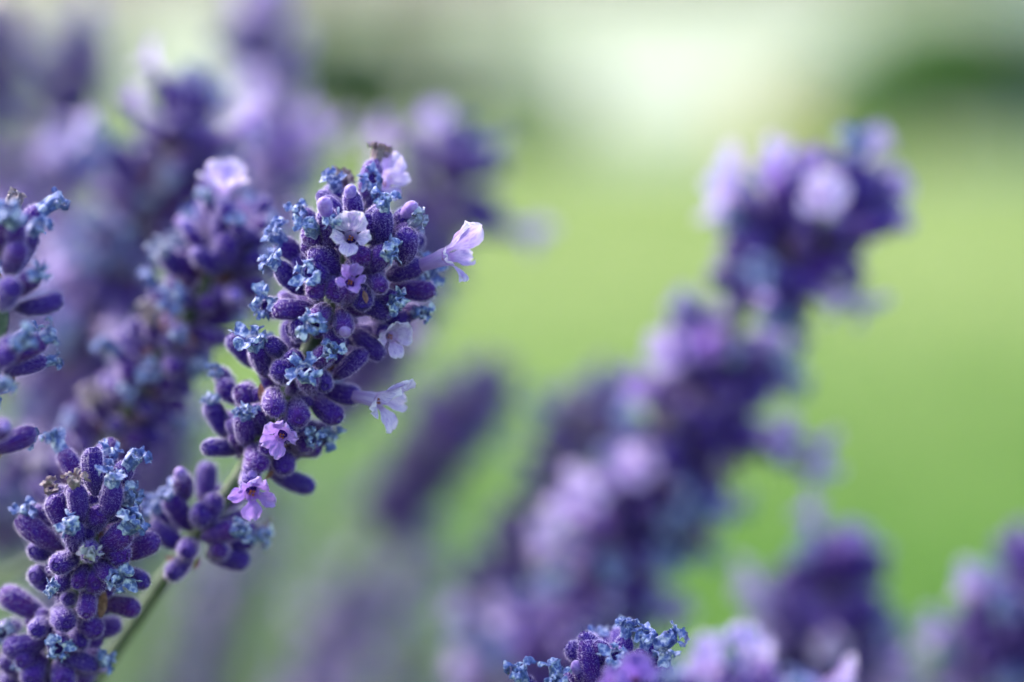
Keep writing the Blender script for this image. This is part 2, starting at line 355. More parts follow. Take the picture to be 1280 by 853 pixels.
# ---------------------------------------------------------------- spikes
def catmull(pts, n=24):
    out = []
    for i in range(len(pts)-1):
        p0 = pts[max(0, i-1)]; p1 = pts[i]; p2 = pts[i+1]; p3 = pts[min(len(pts)-1, i+2)]
        for k in range(n):
            t = k/n
            out.append(.5*((2*p1) + (p2-p0)*t + (2*p0-5*p1+4*p2-p3)*t*t + (3*p1-p0-3*p2+p3)*t**3))
    out.append(pts[-1].copy()); return out
class Spike:
    def __init__(s, label, pts, ground=(-.10, .05), seed=1, stem_r=.95):
        """pts: (px, py, depth) from the tip of the flower head downwards"""
        s.rng = random.Random(seed)
        wp = [P(*p) for p in pts]; s.n_head = len(wp)
        s.axis = catmull(wp)
        d = (wp[-1]-wp[-2]).normalized()
        p1 = wp[-1] + d*.07 ; p1.z = min(p1.z, wp[-1].z - .03)
        g = Vector((p1.x+ground[0], p1.y+ground[1], 0)); mid = Vector((p1.x*.55+g.x*.45, p1.y*.55+g.y*.45, max(.12, p1.z*.45)))
        full = catmull(wp + [p1, mid, g], 16)
        s.root = bpy.data.objects.new('lavender_spike', None); col.objects.link(s.root); s.root.location = g
        s.root.empty_display_size = .02
        tag(s.root, label, 'flower', 'lavender flower spikes')
        s.g = g
        b = MB(); rows = []
        side = Vector((1, 0, 0)); rr = random.Random(seed)
        for i, p in enumerate(full):
            t = (full[min(i+1, len(full)-1)] - full[max(0, i-1)]).normalized()
            side = (side - t*side.dot(t)).normalized(); up = t.cross(side)
            r = stem_r*mm*min(1, .35 + i*.02)*(1+.04*math.sin(i*.9))
            row = []
            for j in range(12):
                th = TAU*j/12; q = r*(1+.16*math.cos(4*th)); row.append(p - g + side*math.cos(th)*q + up*math.sin(th)*q)
            rows.append(row)
        b.grid(rows, 0, True)
        for q in range(2500):
            i = rr.randrange(3, min(len(rows)-1, 150)); j = rr.randrange(12); f = rr.random()
            p = rows[i][j].lerp(rows[min(i+1, len(rows)-1)][j], f); n = (rows[i][j] - (full[i]-g)).normalized()
            b.hair(p, n + Vector((rr.uniform(-.5,.5), rr.uniform(-.5,.5), rr.uniform(-.5,.5))), rr.uniform(.1,.28)*mm, .015*mm, rr)
        link('stem', b.mesh('stem', [M['stem'], M['hair']]), s.root)
        s.ap = [proj(p) for p in s.axis]
    def at_axis(s, px, py):
        return min(range(len(s.ap)), key=lambda i: (s.ap[i][0]-px)**2 + (s.ap[i][1]-py)**2)
    def place(s, base, d, kind, up=None, sc_l=1.0, sc_w=1.0, var=None, cvar=None, csc=1.0):
        rng = s.rng; d = d.normalized(); u = up if up is not None else UPV
        y = u - d*u.dot(d)
        if y.length < .15: y = RGT - d*RGT.dot(d)
        y.normalize(); x = y.cross(d)
        if kind not in ('open', 'openv', 'half'):
            a = rng.random()*TAU; x, y = x*math.cos(a)+y*math.sin(a), y*math.cos(a)-x*math.sin(a)
        m = Matrix((x, y, d)).transposed().to_4x4()
        o = link('calyx', CALYX[rng.randrange(6) if var is None else var], s.root)
        m = Matrix.Translation(base - s.g) @ m @ Matrix.Diagonal((sc_w, sc_w, sc_l, 1))
        o.matrix_local = m
        pool = {'open': ('open_corolla', OPEN), 'openv': ('open_corolla', OPENV), 'half': ('half_open_corolla', HALF), 'w': ('withered_corolla', WITH), 'bud': ('bud', BUD)}.get(kind)
        if pool:
            c = link(pool[0], pool[1][rng.randrange(len(pool[1])) if cvar is None else cvar], o)
            k = (rng.uniform(.82, 1.28) if kind == 'w' else rng.uniform(.92, 1.08))*csc; c.scale = (k, k, k); c.location.z = CL*mm*(1-k)
            c.rotation_euler = (rng.uniform(-.05, .05), rng.uniform(-.05, .05), 0)
        return o
    def px(s, base, tip, kind='p', dz=0.0, shell=8.5, away=False, L=None, up=None, sw=1.0, var=None, cvar=None, dpt=None, csc=1.0):
        """floret from the pixels of its calyx base and calyx mouth; depth from the shell of the flower head round its axis"""
        i = s.at_axis(*base); ax, ay, Da = s.ap[i]
        t0 = s.ap[max(0, i-3)]; t1 = s.ap[min(len(s.ap)-1, i+3)]
        tx, ty = t1[0]-t0[0], t1[1]-t0[1]; tl = math.hypot(tx, ty) or 1
        pm = K*Da/mm                                                   # mm per pixel
        perp = abs((tip[0]-ax)*ty - (tip[1]-ay)*tx)/tl*pm
        depth = math.sqrt(max(shell*shell - perp*perp, .5))*(-1 if not away else 1)
        Dt = Da + (depth + dz)*mm if dpt is None else dpt
        d2 = math.hypot(tip[0]-base[0], tip[1]-base[1])*pm
        Lf = CL*(L or s.rng.uniform(.92, 1.06))
        Lf = max(Lf, min(d2, CL*1.25)) if d2 > Lf else Lf
        back = math.sqrt(max(0, Lf*Lf - d2*d2))*mm
        Db = Dt + (back if not away else -back)
        T = P(tip[0], tip[1], Dt); Bp = P(base[0], base[1], Db)
        d = (T-Bp).normalized()
        return s.place(T - d*Lf*mm, d, kind, up, Lf/CL, sw*s.rng.uniform(.92, 1.18), var, cvar, csc)
    def at(s, x, y, D, d, kind, **kw):                                  # corolla/calyx mouth at a picture point and depth
        d = d.normalized(); return s.place(P(x, y, D) - d*CL*mm, d, kind, **kw)
    def whorls(s, i0=0, i1=None, spacing=4.6, n=9, types=(.55, .3, .08, .07), keep=None, ang=(42, 74), top=True, gap=(), scale=1.0, lump=0.0, bracts=True):
        rng = s.rng; i1 = i1 or len(s.axis)-1
        acc = 0; ph = rng.random()*9; first = True
        for i in range(i0, i1):
            t = (s.axis[max(0, i-1)] - s.axis[min(len(s.axis)-1, i+1)]).normalized()
            if i > i0: acc += (s.axis[i]-s.axis[i-1]).length/mm
            if not first and acc < spacing: continue
            acc = 0
            if any(a <= i <= b_ for a, b_ in gap): continue
            u = t.cross(Vector((.3, 1, .2))).normalized(); v = t.cross(u)
            m = n if not first else n+3
            wk = 1 + lump*rng.uniform(-1, 1)
            if lump > .15 and not first and rng.random() < lump*.35: continue
            for q in range(m):
                ph += TAU/m + rng.uniform(-.25, .25)
                a = R(rng.uniform(*ang)) if not (first and top) else R(rng.uniform(2, 62))
                rad = u*math.cos(ph) + v*math.sin(ph)
                d = t*math.cos(a) + rad*math.sin(a)
                base = s.axis[i] + rad*1.6*mm + t*rng.uniform(-1.8, 1.8)*mm
                if keep and not keep(d, base): continue
                k = rng.choices(('p', 'w', 'bud', 'open'), types)[0]
                if k == 'open' and rng.random() < .4: k = 'half'
                s.place(base, d, k, up=t, sc_l=scale*wk*rng.uniform(.85, 1.05), sc_w=scale*rng.uniform(.92, 1.06))
            if bracts and not (first and top):
                for q in range(2):
                    a = ph + math.pi*q; rad = u*math.cos(a) + v*math.sin(a)
                    if keep and not keep(rad, s.axis[i]): continue
                    o = link('bract', BRACT[rng.randrange(3)], s.root)
                    z = (t*.75 + rad*.65).normalized(); x = z.cross(rad).normalized(); y = z.cross(x)
                    o.matrix_local = Matrix.Translation(s.axis[i] - s.g + rad*1.2*mm - t*2.4*mm) @ Matrix((x, y, z)).transposed().to_4x4()
            first = False
    def bract_px(s, base, tip, dz=0, shell=6):
        i = s.at_axis(*base); D = s.ap[i][2] - shell*mm + dz*mm
        T = P(tip[0], tip[1], D-.001); Bp = P(base[0], base[1], D); z = (T-Bp).normalized(); x = z.cross(FWD).normalized(); y = z.cross(x)
        o = link('bract', BRACT[s.rng.randrange(3)], s.root); k = (T-Bp).length/(5*mm)
        o.matrix_local = Matrix.Translation(Bp - s.g) @ Matrix((x, y, z)).transposed().to_4x4() @ Matrix.Diagonal((k*.55, k*.8, k, 1))

# ---------------------------------------------------------------- setting: lawn, soil bed, house and shrubs
rg = random.Random(11)
b = MB()
xs = [-300, -60, -20, -8, -3, 0, 3, 8, 20, 60, 300]; ys = [-60, -10, -2, 0, 2, 4, 8, 14, 22, 32, 45, 70, 150, 400]
b.grid([[Vector((x, y, 0)) for x in xs] for y in ys])
tag(link('lawn', b.mesh('lawn', [M['lawn']])), kind='structure')
b = MB(); rows = []
for k in range(9):
    r = 1 - k/8
    rows.append([Vector((-.05 + math.cos(TAU*j/40)*(1.25*r)*(1+.06*math.sin(3*TAU*j/40)), .75 + math.sin(TAU*j/40)*(.85*r)*(1+.05*math.cos(5*TAU*j/40)), .006 + .05*(1-r)**.6 + .012*noise.noise(Vector((math.cos(j)*3*r, math.sin(j)*3*r, 2))))) for j in range(40)])
b.grid(rows, 0, True)
tag(link('soil_bed', b.mesh('soil_bed', [M['soil']])), kind='structure')
b = MB()
def blade(x, y, h, wd):
    a = rg.random()*TAU; l = rg.uniform(.2, .9)*h; dx, dy = math.cos(a)*l, math.sin(a)*l; c, s = math.cos(a+1.6)*wd, math.sin(a+1.6)*wd
    i = [b.vert(p) for p in ((x-c, y-s, 0), (x+c, y+s, 0), (x+dx*.35+c*.8, y+dy*.35+s*.8, h*.6), (x+dx*.35-c*.8, y+dy*.35-s*.8, h*.6), (x+dx, y+dy, h))]
    b.face((i[0], i[1], i[2], i[3])); b.face((i[3], i[2], i[4]))
for k in range(90000):
    y = 1.75 + 33*rg.random()**1.9; hw = .35 + .23*y
    blade(rg.uniform(-hw, hw), y, rg.uniform(.025, .065)*(1+y*.02), .0014*(1+y*.28))
tag(link('grass', b.mesh('grass', [M['grass']], smooth=False)), 'short green grass of the lawn behind the lavender', 'grass', kind='stuff')

def part(name, mat, parent, lo, hi, origin=(0, 0, 0)):
    q = MB(); q.box(lo, hi); return link(name, q.mesh(name, [mat], smooth=False), parent)
house = bpy.data.objects.new('house', None); col.objects.link(house); house.location = (0, 45, 0); house.rotation_euler.z = R(-45)
tag(house, 'long white plastered house with a grey plinth beyond the lawn', 'house')
part('wall', M['plaster'], house, (-15, 0, .62), (9.5, 6, 2.9)); part('plinth', M['plinth'], house, (-15.04, -.05, 0), (9.54, 6.04, .62))
q = MB()
for z0, z1, y0, y1 in ((2.9, 4.8, -.5, 3.0), (4.8, 2.9, 3.0, 6.5)):
    i = [q.vert(p) for p in ((-15.5, y0, z0), (10, y0, z0), (10, y1, z1), (-15.5, y1, z1), (-15.5, y0, z0-.15), (10, y0, z0-.15), (10, y1, z1-.15), (-15.5, y1, z1-.15))]
    for f in ((0,1,2,3),(7,6,5,4),(0,4,5,1),(1,5,6,2),(2,6,7,3),(3,7,4,0)): q.face([i[n] for n in f])
link('roof', q.mesh('roof', [M['roof']], smooth=False), house)
for x0, x1, z0, z1 in ((-1.85, -.55, 1.4, 2.3), (-11.6, -10.4, 1.4, 2.4)):
    f = MB()
    for lo, hi in (((x0, -.06, z0), (x0+.09, .0, z1)), ((x1-.09, -.06, z0), (x1, .0, z1)), ((x0+.09, -.06, z0), (x1-.09, .0, z0+.09)), ((x0+.09, -.06, z1-.09), (x1-.09, .0, z1))): f.box(lo, hi)
    win = link('window', f.mesh('window', [M['frame']], smooth=False), house)
    part('pane', M['glass'], win, (x0+.09, -.03, z0+.09), (x1-.09, -.01, z1-.09)); part('sill', M['plinth'], win, (x0-.08, -.16, z0-.08), (x1+.08, -.002, z0-.003))
# cream rendered garden wall with a coping
c0 = P(985, 426, 37.4)
gw = bpy.data.objects.new('garden_wall', None); col.objects.link(gw); gw.location = (c0.x, c0.y, 0); gw.rotation_euler.z = R(-30)
tag(gw, 'low cream rendered garden wall with pale coping in front of the white house', 'wall')
part('panel', M['cream'], gw, (-.75, 0, 0), (.75, .25, .98)); part('coping', M['plaster'], gw, (-.8, -.05, .983), (.8, .3, 1.06))

def shrub(px, D, wx, h, mat, label, n=2600, leaf=.09):
    c = P(px, 426, D); root = bpy.data.objects.new('shrub', None); col.objects.link(root); root.location = (c.x, c.y, 0)
    tag(root, label, 'shrub', 'shrubs along the far edge of the lawn')
    b = MB(); lumps = [(Vector((rg.uniform(-.6, .6)*wx, rg.uniform(-.5, .5)*wx, h*rg.uniform(.3, .72))), rg.uniform(.22, .36)*min(wx*1.5, h)) for k in range(13)]
    for k in range(n):
        o, r = lumps[rg.randrange(13)]; dd = Vector((rg.gauss(0, 1), rg.gauss(0, 1), rg.gauss(0, 1))).normalized(); p = o + dd*r*rg.random()**.35
        if p.z < .04: continue
        t = (dd + Vector((rg.uniform(-.8,.8), rg.uniform(-.8,.8), rg.uniform(-.8,.8)))).normalized(); s = t.cross(Vector((rg.uniform(-1,1), rg.uniform(-1,1), .3))).normalized(); l = leaf*rg.uniform(.6, 1.2)
        i = [b.vert(x) for x in (p, p+t*l*.5+s*l*.3, p+t*l, p+t*l*.5-s*l*.3)]; b.face(i)
    link('crown', b.mesh('crown', [mat], smooth=False), root)
    for k in range(4):
        b = MB(); e = lumps[k*3][0]; rows = []
        for q in range(7):
            t = q/6; ctr = Vector((e.x*t*t, e.y*t*t, e.z*t)) + Vector((.03*math.sin(5*t+k), .03*math.cos(4*t), 0)); rr = .035*(1-.75*t)
            rows.append([ctr + Vector((math.cos(TAU*j/7)*rr, math.sin(TAU*j/7)*rr, 0)) for j in range(7)])
        b.grid(rows, 0, True); link('trunk', b.mesh('trunk', [M['bark']]), root)
shrub(425, 36.6, 1.3, 2.15, M['shrub_dark'], 'dark green rounded shrub at the lawn edge below the house window', 11000, .11)
shrub(655, 36.8, .9, 1.35, M['shrub'], 'mid green shrub between the dark rounded shrub and the garden wall', 5000)
shrub(500, 36.9, .7, .85, M['shrub'], 'low spreading green shrub beside the dark rounded shrub', 2000)
shrub(1130, 34, 1.5, 2.0, M['shrub'], 'wide tall green shrub beside the cream garden wall', 11000, .11)
shrub(1325, 34, .8, 2.5, M['shrub_dark'], 'tall dark shrub beyond the wide green one', 4200, .11)
shrub(120, 37.0, 1.6, 1.15, M['shrub'], 'long low green shrub far behind the blurred spikes', 3600, .1)

# lavender foliage mounds at the feet of the flower stems
def mound(x, y, r, h, label, n=2600):
    root = bpy.data.objects.new('lavender_bush', None); col.objects.link(root); root.location = (x, y, .03)
    tag(root, label, 'bush', 'leafy lavender bushes')
    b = MB()
    for k in range(n):
        a = rg.random()*TAU; q = math.sqrt(rg.random()); el = rg.random()
        lean = q*.9; stem = h*(1-.35*q*q)*(.25+.75*el)
        p = Vector((math.cos(a)*r*q*(.35+.65*el), math.sin(a)*r*q*(.35+.65*el), stem))
        t = Vector((math.cos(a)*lean + rg.uniform(-.7,.7), math.sin(a)*lean + rg.uniform(-.7,.7), rg.uniform(.3, 1.2))).normalized()
        s = t.cross(Vector((rg.uniform(-1,1), rg.uniform(-1,1), .1))).normalized(); l = rg.uniform(.025, .05); wd = l*.055
        nn = s.cross(t)*l*.08
        i = [b.vert(v) for v in (p-s*wd*.4, p+s*wd*.4, p+t*l*.5+s*wd+nn, p+t*l*.5-s*wd+nn, p+t*l)]
        b.face((i[0], i[1], i[2], i[3])); b.face((i[3], i[2], i[4]))
    tag(link('foliage', b.mesh('foliage', [M['leaf']], smooth=False), root), kind='stuff')
    for k in range(14):
        b = MB(); a = TAU*k/14; e = Vector((math.cos(a)*r*.7, math.sin(a)*r*.7, h*.8)); rows = []
        for q in range(6):
            t = q/5; c = Vector((e.x*t**1.3, e.y*t**1.3, e.z*t - .02)); rr = .003*(1-.6*t); rows.append([c + Vector((math.cos(TAU*j/6)*rr, math.sin(TAU*j/6)*rr, 0)) for j in range(6)])
        b.grid(rows, 0, True); link('branch', b.mesh('branch', [M['bark']]), root)
mound(-.26, .52, .26, .36, 'grey green lavender bush under the sharp flower spikes')
mound(.10, .72, .27, .36, 'grey green lavender bush under the long open flowered spike')
mound(-.42, .98, .28, .38, 'grey green lavender bush behind the others')
mound(-.13, 1.02, .20, .47, 'tall grey green lavender bush showing low between the spikes', 5200)
mound(-.50, 1.30, .30, .50, 'far grey green lavender bush behind the violet spikes', 5200)

# ---------------------------------------------------------------- the flower spikes
def Z1(x, y): return (220 + x/3.195, 160 + y/3.195)
def Z2(x, y): return (200 + x/3.195, 380 + y/3.195)
def Z3(x, y): return (x/2.64, 530 + y/2.64)
def Z4(x, y): return (x/2.132, 180 + y/2.132)
rear = lambda d, p: d.dot(FWD) > .05

# -- the sharp spike in the middle
S = Spike('sharp lavender spike with a lilac floret facing out and two opening to one side',
          [(448, 262, .3600), (425, 345, .3615), (385, 440, .3635), (335, 535, .3665), (290, 610, .371), (245, 668, .3755), (185, 752, .384), (95, 880, .398)], seed=5)
def F(z, base, tip, kind='p', **kw): S.px(z(*base), z(*tip), kind, **kw)
# top cluster
F(Z1, (625, 470), (598, 330), 'bud', cvar=0, dz=-1.0)
F(Z1, (705, 400), (700, 262), 'bud', cvar=1, dz=1)
F(Z1, (815, 470), (822, 325), 'w', cvar=3, dz=0)
F(Z1, (900, 545), (925, 415), 'p', dz=-1.5)
F(Z1, (850, 470), (935, 392), 'w', cvar=6, dz=1.5)
F(Z1, (850, 430), (925, 340), 'bud', cvar=0, dz=3)
F(Z1, (700, 520), (705, 462), 'open', cvar=0, up=UPV, dpt=.3548, csc=1.08)
F(Z1, (835, 600), (985, 545), 'open', cvar=2, dz=-1, up=UPV + FWD*.1, csc=1.35)
F(Z1, (850, 630), (1030, 655), 'p', dz=1)
F(Z1, (850, 740), (965, 735), 'w', cvar=5, dz=2)
F(Z1, (790, 690), (880, 690), 'w', cvar=0, dz=-1)
F(Z1, (770, 590), (822, 640), 'p', dz=-2.2, L=.95)
F(Z1, (770, 575), (838, 490), 'w', cvar=0, dz=-1.2, L=.9)
F(Z1, (665, 700), (690, 625), 'half', cvar=0, dz=-2.0)
F(Z1, (655, 590), (545, 498), 'p', dz=-1.2)
F(Z1, (600, 610), (545, 575), 'w', cvar=1, dz=-1.5, L=.85)
F(Z1, (520, 660), (410, 550), 'w', cvar=2, dz=-.5)
F(Z1, (520, 545), (410, 455), 'w', cvar=4, dz=1)
F(Z1, (560, 735), (395, 728), 'p', dz=-1)
F(Z1, (450, 735), (365, 715), 'w', cvar=1, dz=2)
F(Z1, (600, 720), (555, 765), 'w', cvar=5, dz=-1.5)
F(Z1, (610, 610), (545, 660), 'p', dz=-.8)
F(Z1, (650, 730), (672, 815), 'bud', cvar=3, dz=-1.8)
F(Z1, (690, 690), (850, 745), 'p', dz=0)
F(Z1, (770, 750), (925, 765), 'p', dz=1.5)
F(Z1, (560, 430), (500, 345), 'w', cvar=3, dz=5)
F(Z1, (575, 470), (540, 412), 'w', cvar=7, dz=1.0)
F(Z1, (650, 340), (628, 245), 'w', cvar=4, dpt=.3625)
F(Z1, (690, 330), (668, 235), 'w', cvar=6, dpt=.367)
F(Z1, (770, 330), (790, 232), 'w', cvar=4, dpt=.3625)
F(Z1, (760, 350), (800, 262), 'open', cvar=1, dpt=.3680, up=UPV)
F(Z1, (650, 440), (648, 380), 'w', cvar=0, dz=-.5)
F(Z1, (600, 560), (520, 465), 'p', dz=2)
F(Z1, (740, 560), (745, 500), 'p', dz=-.4)
F(Z1, (660, 620), (640, 660), 'p', dz=-.8)
F(Z1, (740, 640), (745, 700), 'p', dz=0)
F(Z1, (760, 430), (770, 370), 'p', dz=1.5)
F(Z1, (900, 640), (985, 600), 'w', cvar=2, dz=5)
F(Z1, (870, 480), (975, 450), 'p', dz=4)
F(Z1, (750, 800), (835, 820), 'open', cvar=1, dz=2.5, up=UPV)
S.bract_px(Z1(748, 650), Z1(768, 715), dz=-3.2)
# middle cluster
F(Z2, (385, 250), (285, 130), 'p', dz=.8)
F(Z2, (430, 290), (388, 175), 'w', cvar=1, dz=-1.0)
F(Z2, (500, 300), (478, 258), 'p', dz=-1.5, L=.95)
F(Z2, (610, 345), (588, 280), 'w', cvar=2, dz=-2.6, L=.9)
F(Z2, (620, 260), (672, 195), 'w', cvar=5, dz=-1.0)
F(Z2, (690, 300), (820, 190), 'p', dz=.5)
F(Z2, (760, 100), (888, 212), 'p', dz=-.5)
F(Z2, (640, 345), (792, 370), 'open', cvar=3, dz=-.5, up=UPV - FWD*.3, csc=1.3)
F(Z2, (455, 350), (462, 425), 'p', dz=-1.2)
F(Z2, (540, 390), (556, 462), 'p', dz=-1.4, L=.9)
F(Z2, (600, 375), (715, 460), 'p', dz=-1)
F(Z2, (530, 470), (490, 525), 'openv', cvar=0, dz=-1.5, up=UPV, L=.9)
F(Z2, (530, 590), (630, 575), 'p', dz=2)
F(Z2, (540, 580), (592, 550), 'w', cvar=1, dz=.5)
F(Z2, (590, 520), (668, 530), 'w', cvar=3, dz=5)
F(Z2, (275, 540), (200, 395), 'w', cvar=0, dz=1.5)
F(Z2, (345, 570), (338, 440), 'w', cvar=0, dz=-.5)
F(Z2, (300, 590), (180, 575), 'p', dz=1)
F(Z2, (290, 320), (235, 270), 'w', cvar=4, dz=4)
F(Z2, (370, 560), (405, 645), 'p', dz=-.5)
F(Z2, (430, 665), (612, 738), 'p', dz=.5)
F(Z2, (350, 660), (358, 735), 'openv', cvar=1, dz=-1.6, up=UPV, L=.9)
F(Z2, (370, 610), (372, 670), 'bud', cvar=3, dz=-.3)
F(Z2, (360, 400), (240, 320), 'p', dz=3)
F(Z2, (400, 420), (320, 345), 'p', dz=2)
F(Z2, (500, 200), (440, 160), 'p', dz=0)
F(Z2, (560, 250), (530, 210), 'p', dz=0)
F(Z2, (650, 280), (660, 330), 'p', dz=-.2)
F(Z2, (560, 130), (560, 80), 'p', dz=1)
F(Z2, (700, 110), (700, 160), 'p', dz=.3)
F(Z2, (480, 520), (420, 580), 'p', dz=.5)
F(Z2, (420, 500), (385, 420), 'p', dz=1)
F(Z2, (480, 610), (500, 650), 'p', dz=1)
S.bract_px(Z2(410, 400), Z2(400, 300), dz=1)
S.bract_px(Z2(420, 700), Z2(455, 665), dz=2); S.bract_px(Z2(570, 350), Z2(620, 350), dz=-1)
# lower whorl
F(Z3, (615, 250), (600, 175), 'bud', cvar=0, dz=1)
F(Z3, (630, 350), (560, 240), 'w', cvar=1, dz=1)
F(Z3, (670, 350), (712, 240), 'p', dz=1)
F(Z3, (660, 380), (785, 345), 'w', cvar=0, dz=-1)
F(Z3, (700, 400), (835, 380), 'w', cvar=5, dz=3)
F(Z3, (680, 430), (822, 455), 'p', dz=0)
F(Z3, (640, 400), (615, 425), 'p', dz=-.5)
F(Z3, (625, 440), (562, 500), 'p', dz=0)
F(Z3, (620, 410), (500, 335), 'p', dz=1)
F(Z3, (590, 360), (520, 290), 'w', cvar=2, dz=3)
F(Z3, (660, 330), (670, 290), 'p', dz=1)
F(Z3, (700, 400), (730, 420), 'p', dz=0)
S.bract_px(Z3(600, 460), Z3(540, 435), dz=2); S.bract_px(Z3(640, 480), Z3(660, 440), dz=2)
i_low = S.at_axis(250, 660)
S.whorls(2, S.at_axis(310, 580), 5.0, 9, types=(.6, .34, .06, 0), keep=rear)
S.whorls(8, S.at_axis(310, 580), 3.4, 8, types=(1, 0, 0, 0), keep=lambda d, p: d.dot(FWD) <= .05, scale=.72, top=False, bracts=False)
S.whorls(i_low-3, i_low+3, 9, 7, types=(.6, .3, .1, 0), keep=rear, top=False, bracts=False)

# -- the sharp spike low on the other side of that stem
S = Spike('sharp lavender spike of closed violet florets, crossing in front of a bare green stem',
          [(113, 612, .3600), (116, 660, .3610), (108, 710, .3630), (85, 775, .3675), (55, 850, .374), (10, 960, .386)], seed=8)
F(Z3, (315, 235), (305, 82), 'p', dz=3)
F(Z3, (268, 330), (250, 205), 'w', cvar=2, dz=-.5)
F(Z3, (235, 290), (185, 225), 'w', cvar=4, dz=6)
F(Z3, (335, 325), (378, 195), 'w', cvar=1, dz=0)
F(Z3, (345, 250), (420, 135), 'w', cvar=4, dz=3)
F(Z3, (205, 415), (62, 312), 'p', dz=0)
F(Z3, (170, 350), (110, 290), 'w', cvar=3, dz=5)
F(Z3, (230, 370), (178, 240), 'p', dz=2)
F(Z3, (262, 430), (243, 335), 'w', cvar=0, dz=-1.2)
F(Z3, (325, 435), (415, 350), 'w', cvar=5, dz=-.8)
F(Z3, (390, 440), (518, 380), 'p', dz=0)
F(Z3, (245, 440), (185, 470), 'p', dz=-1.5)
F(Z3, (290, 400), (300, 430), 'w', cvar=0, dz=-1.5, L=.95)
F(Z3, (320, 455), (365, 505), 'w', cvar=1, dz=-.5)
F(Z3, (365, 495), (485, 525), 'p', dz=1)
F(Z3, (270, 500), (180, 535), 'w', cvar=0, dz=-.2)
F(Z3, (292, 540), (285, 630), 'p', dz=-1)
F(Z3, (340, 590), (452, 612), 'p', dz=1)
F(Z3, (310, 350), (330, 290), 'p', dz=1)
F(Z3, (280, 470), (255, 530), 'p', dz=.2)
F(Z3, (320, 490), (315, 530), 'p', dz=.5)
F(Z3, (380, 330), (430, 250), 'w', cvar=6, dz=4)
F(Z3, (360, 400), (400, 440), 'p', dz=.5)
F(Z3, (180, 420), (110, 420), 'p', dz=4)
F(Z3, (190, 500), (110, 500), 'p', dz=4)
F(Z3, (350, 200), (365, 120), 'w', cvar=2, dz=7)
S.bract_px(Z3(330, 640), Z3(345, 545), dz=1)
F(Z3, (150, 640), (2, 555), 'p', dz=0)
F(Z3, (150, 650), (115, 685), 'p', dz=-1)
F(Z3, (190, 610), (220, 660), 'p', dz=0)
F(Z3, (250, 640), (320, 680), 'p', dz=1)
F(Z3, (150, 720), (12, 745), 'p', dz=0)
F(Z3, (190, 690), (190, 740), 'w', cvar=1, dz=-.5)
F(Z3, (200, 760), (312, 800), 'p', dz=0)
F(Z3, (240, 760), (335, 782), 'w', cvar=3, dz=2)
F(Z3, (130, 780), (100, 845), 'p', dz=-.5)
F(Z3, (190, 790), (215, 850), 'p', dz=-.5)
F(Z3, (60, 660), (10, 690), 'w', cvar=2, dz=2)
F(Z3, (240, 700), (270, 720), 'p', dz=1)
F(Z3, (120, 740), (70, 790), 'p', dz=0)
S.whorls(1, None, 4.8, 9, types=(.66, .28, .06, 0), keep=lambda d, p: rear(d, p) or proj(p)[1] > 830)
S.whorls(8, S.at_axis(60, 835), 3.4, 8, types=(1, 0, 0, 0), keep=lambda d, p: d.dot(FWD) <= .05, scale=.72, top=False, bracts=False)

# -- the spike cut by the frame on one side
S = Spike('slightly soft lavender spike with pale blue withered florets and a bare tan stem gap',
          [(-14, 305, .348), (-9, 338, .3475), (0, 385, .347), (-8, 450, .346), (-22, 520, .345), (-45, 640, .345)], seed=12)
F(Z4, (5, 290), (12, 205), 'w', cvar=2); F(Z4, (30, 300), (42, 215), 'w', cvar=3, dz=-1); F(Z4, (40, 320), (85, 240), 'w', cvar=4, dz=2)
F(Z4, (20, 350), (50, 275), 'p', dz=-1); F(Z4, (30, 400), (95, 350), 'w', cvar=2, dz=-1); F(Z4, (-10, 390), (35, 385), 'p', dz=-2)
F(Z4, (40, 440), (165, 415), 'p', dz=0); F(Z4, (0, 430), (20, 400), 'p', dz=-1)
F(Z4, (-20, 560), (45, 530), 'w', cvar=5, dz=1); F(Z4, (-40, 600), (25, 560), 'p', dz=0); F(Z4, (-50, 650), (5, 640), 'w', cvar=0, dz=0)
F(Z4, (-60, 770), (18, 755), 'bud', cvar=3, dz=0)
S.whorls(1, S.at_axis(-3, 370), 4.8, 9, types=(.5, .5, 0, 0), keep=lambda d, p: rear(d, p) or d.x < -.2)
S.whorls(S.at_axis(-10, 460), None, 9, 8, types=(.5, .5, 0, 0), keep=lambda d, p: rear(d, p) or d.x < -.2, top=False)

# -- the soft spike just behind the sharp one
S = Spike('soft lavender spike just behind the sharp one, with a pale hooded floret at its top',
          [(285, 290, .389), (262, 345, .391), (220, 420, .395), (175, 490, .400), (130, 560, .405), (60, 680, .415)], seed=21)
S.at(276, 268, .384, UPV + RGT*.15 - FWD*.25, 'open', up=FWD, cvar=1, csc=1.35)
F(Z4, (610, 330), (605, 250), 'p', dz=0); F(Z4, (590, 340), (520, 290), 'bud', cvar=3); F(Z4, (640, 330), (690, 300), 'p')
F(Z4, (630, 360), (700, 385), 'p'); F(Z4, (620, 390), (628, 410), 'bud', cvar=2, dz=-1); F(Z4, (480, 350), (440, 290), 'w', cvar=2); F(Z4, (640, 280), (632, 210), 'w', cvar=1)
S.whorls(2, None, 4.6, 10, types=(.62, .3, .08, 0))

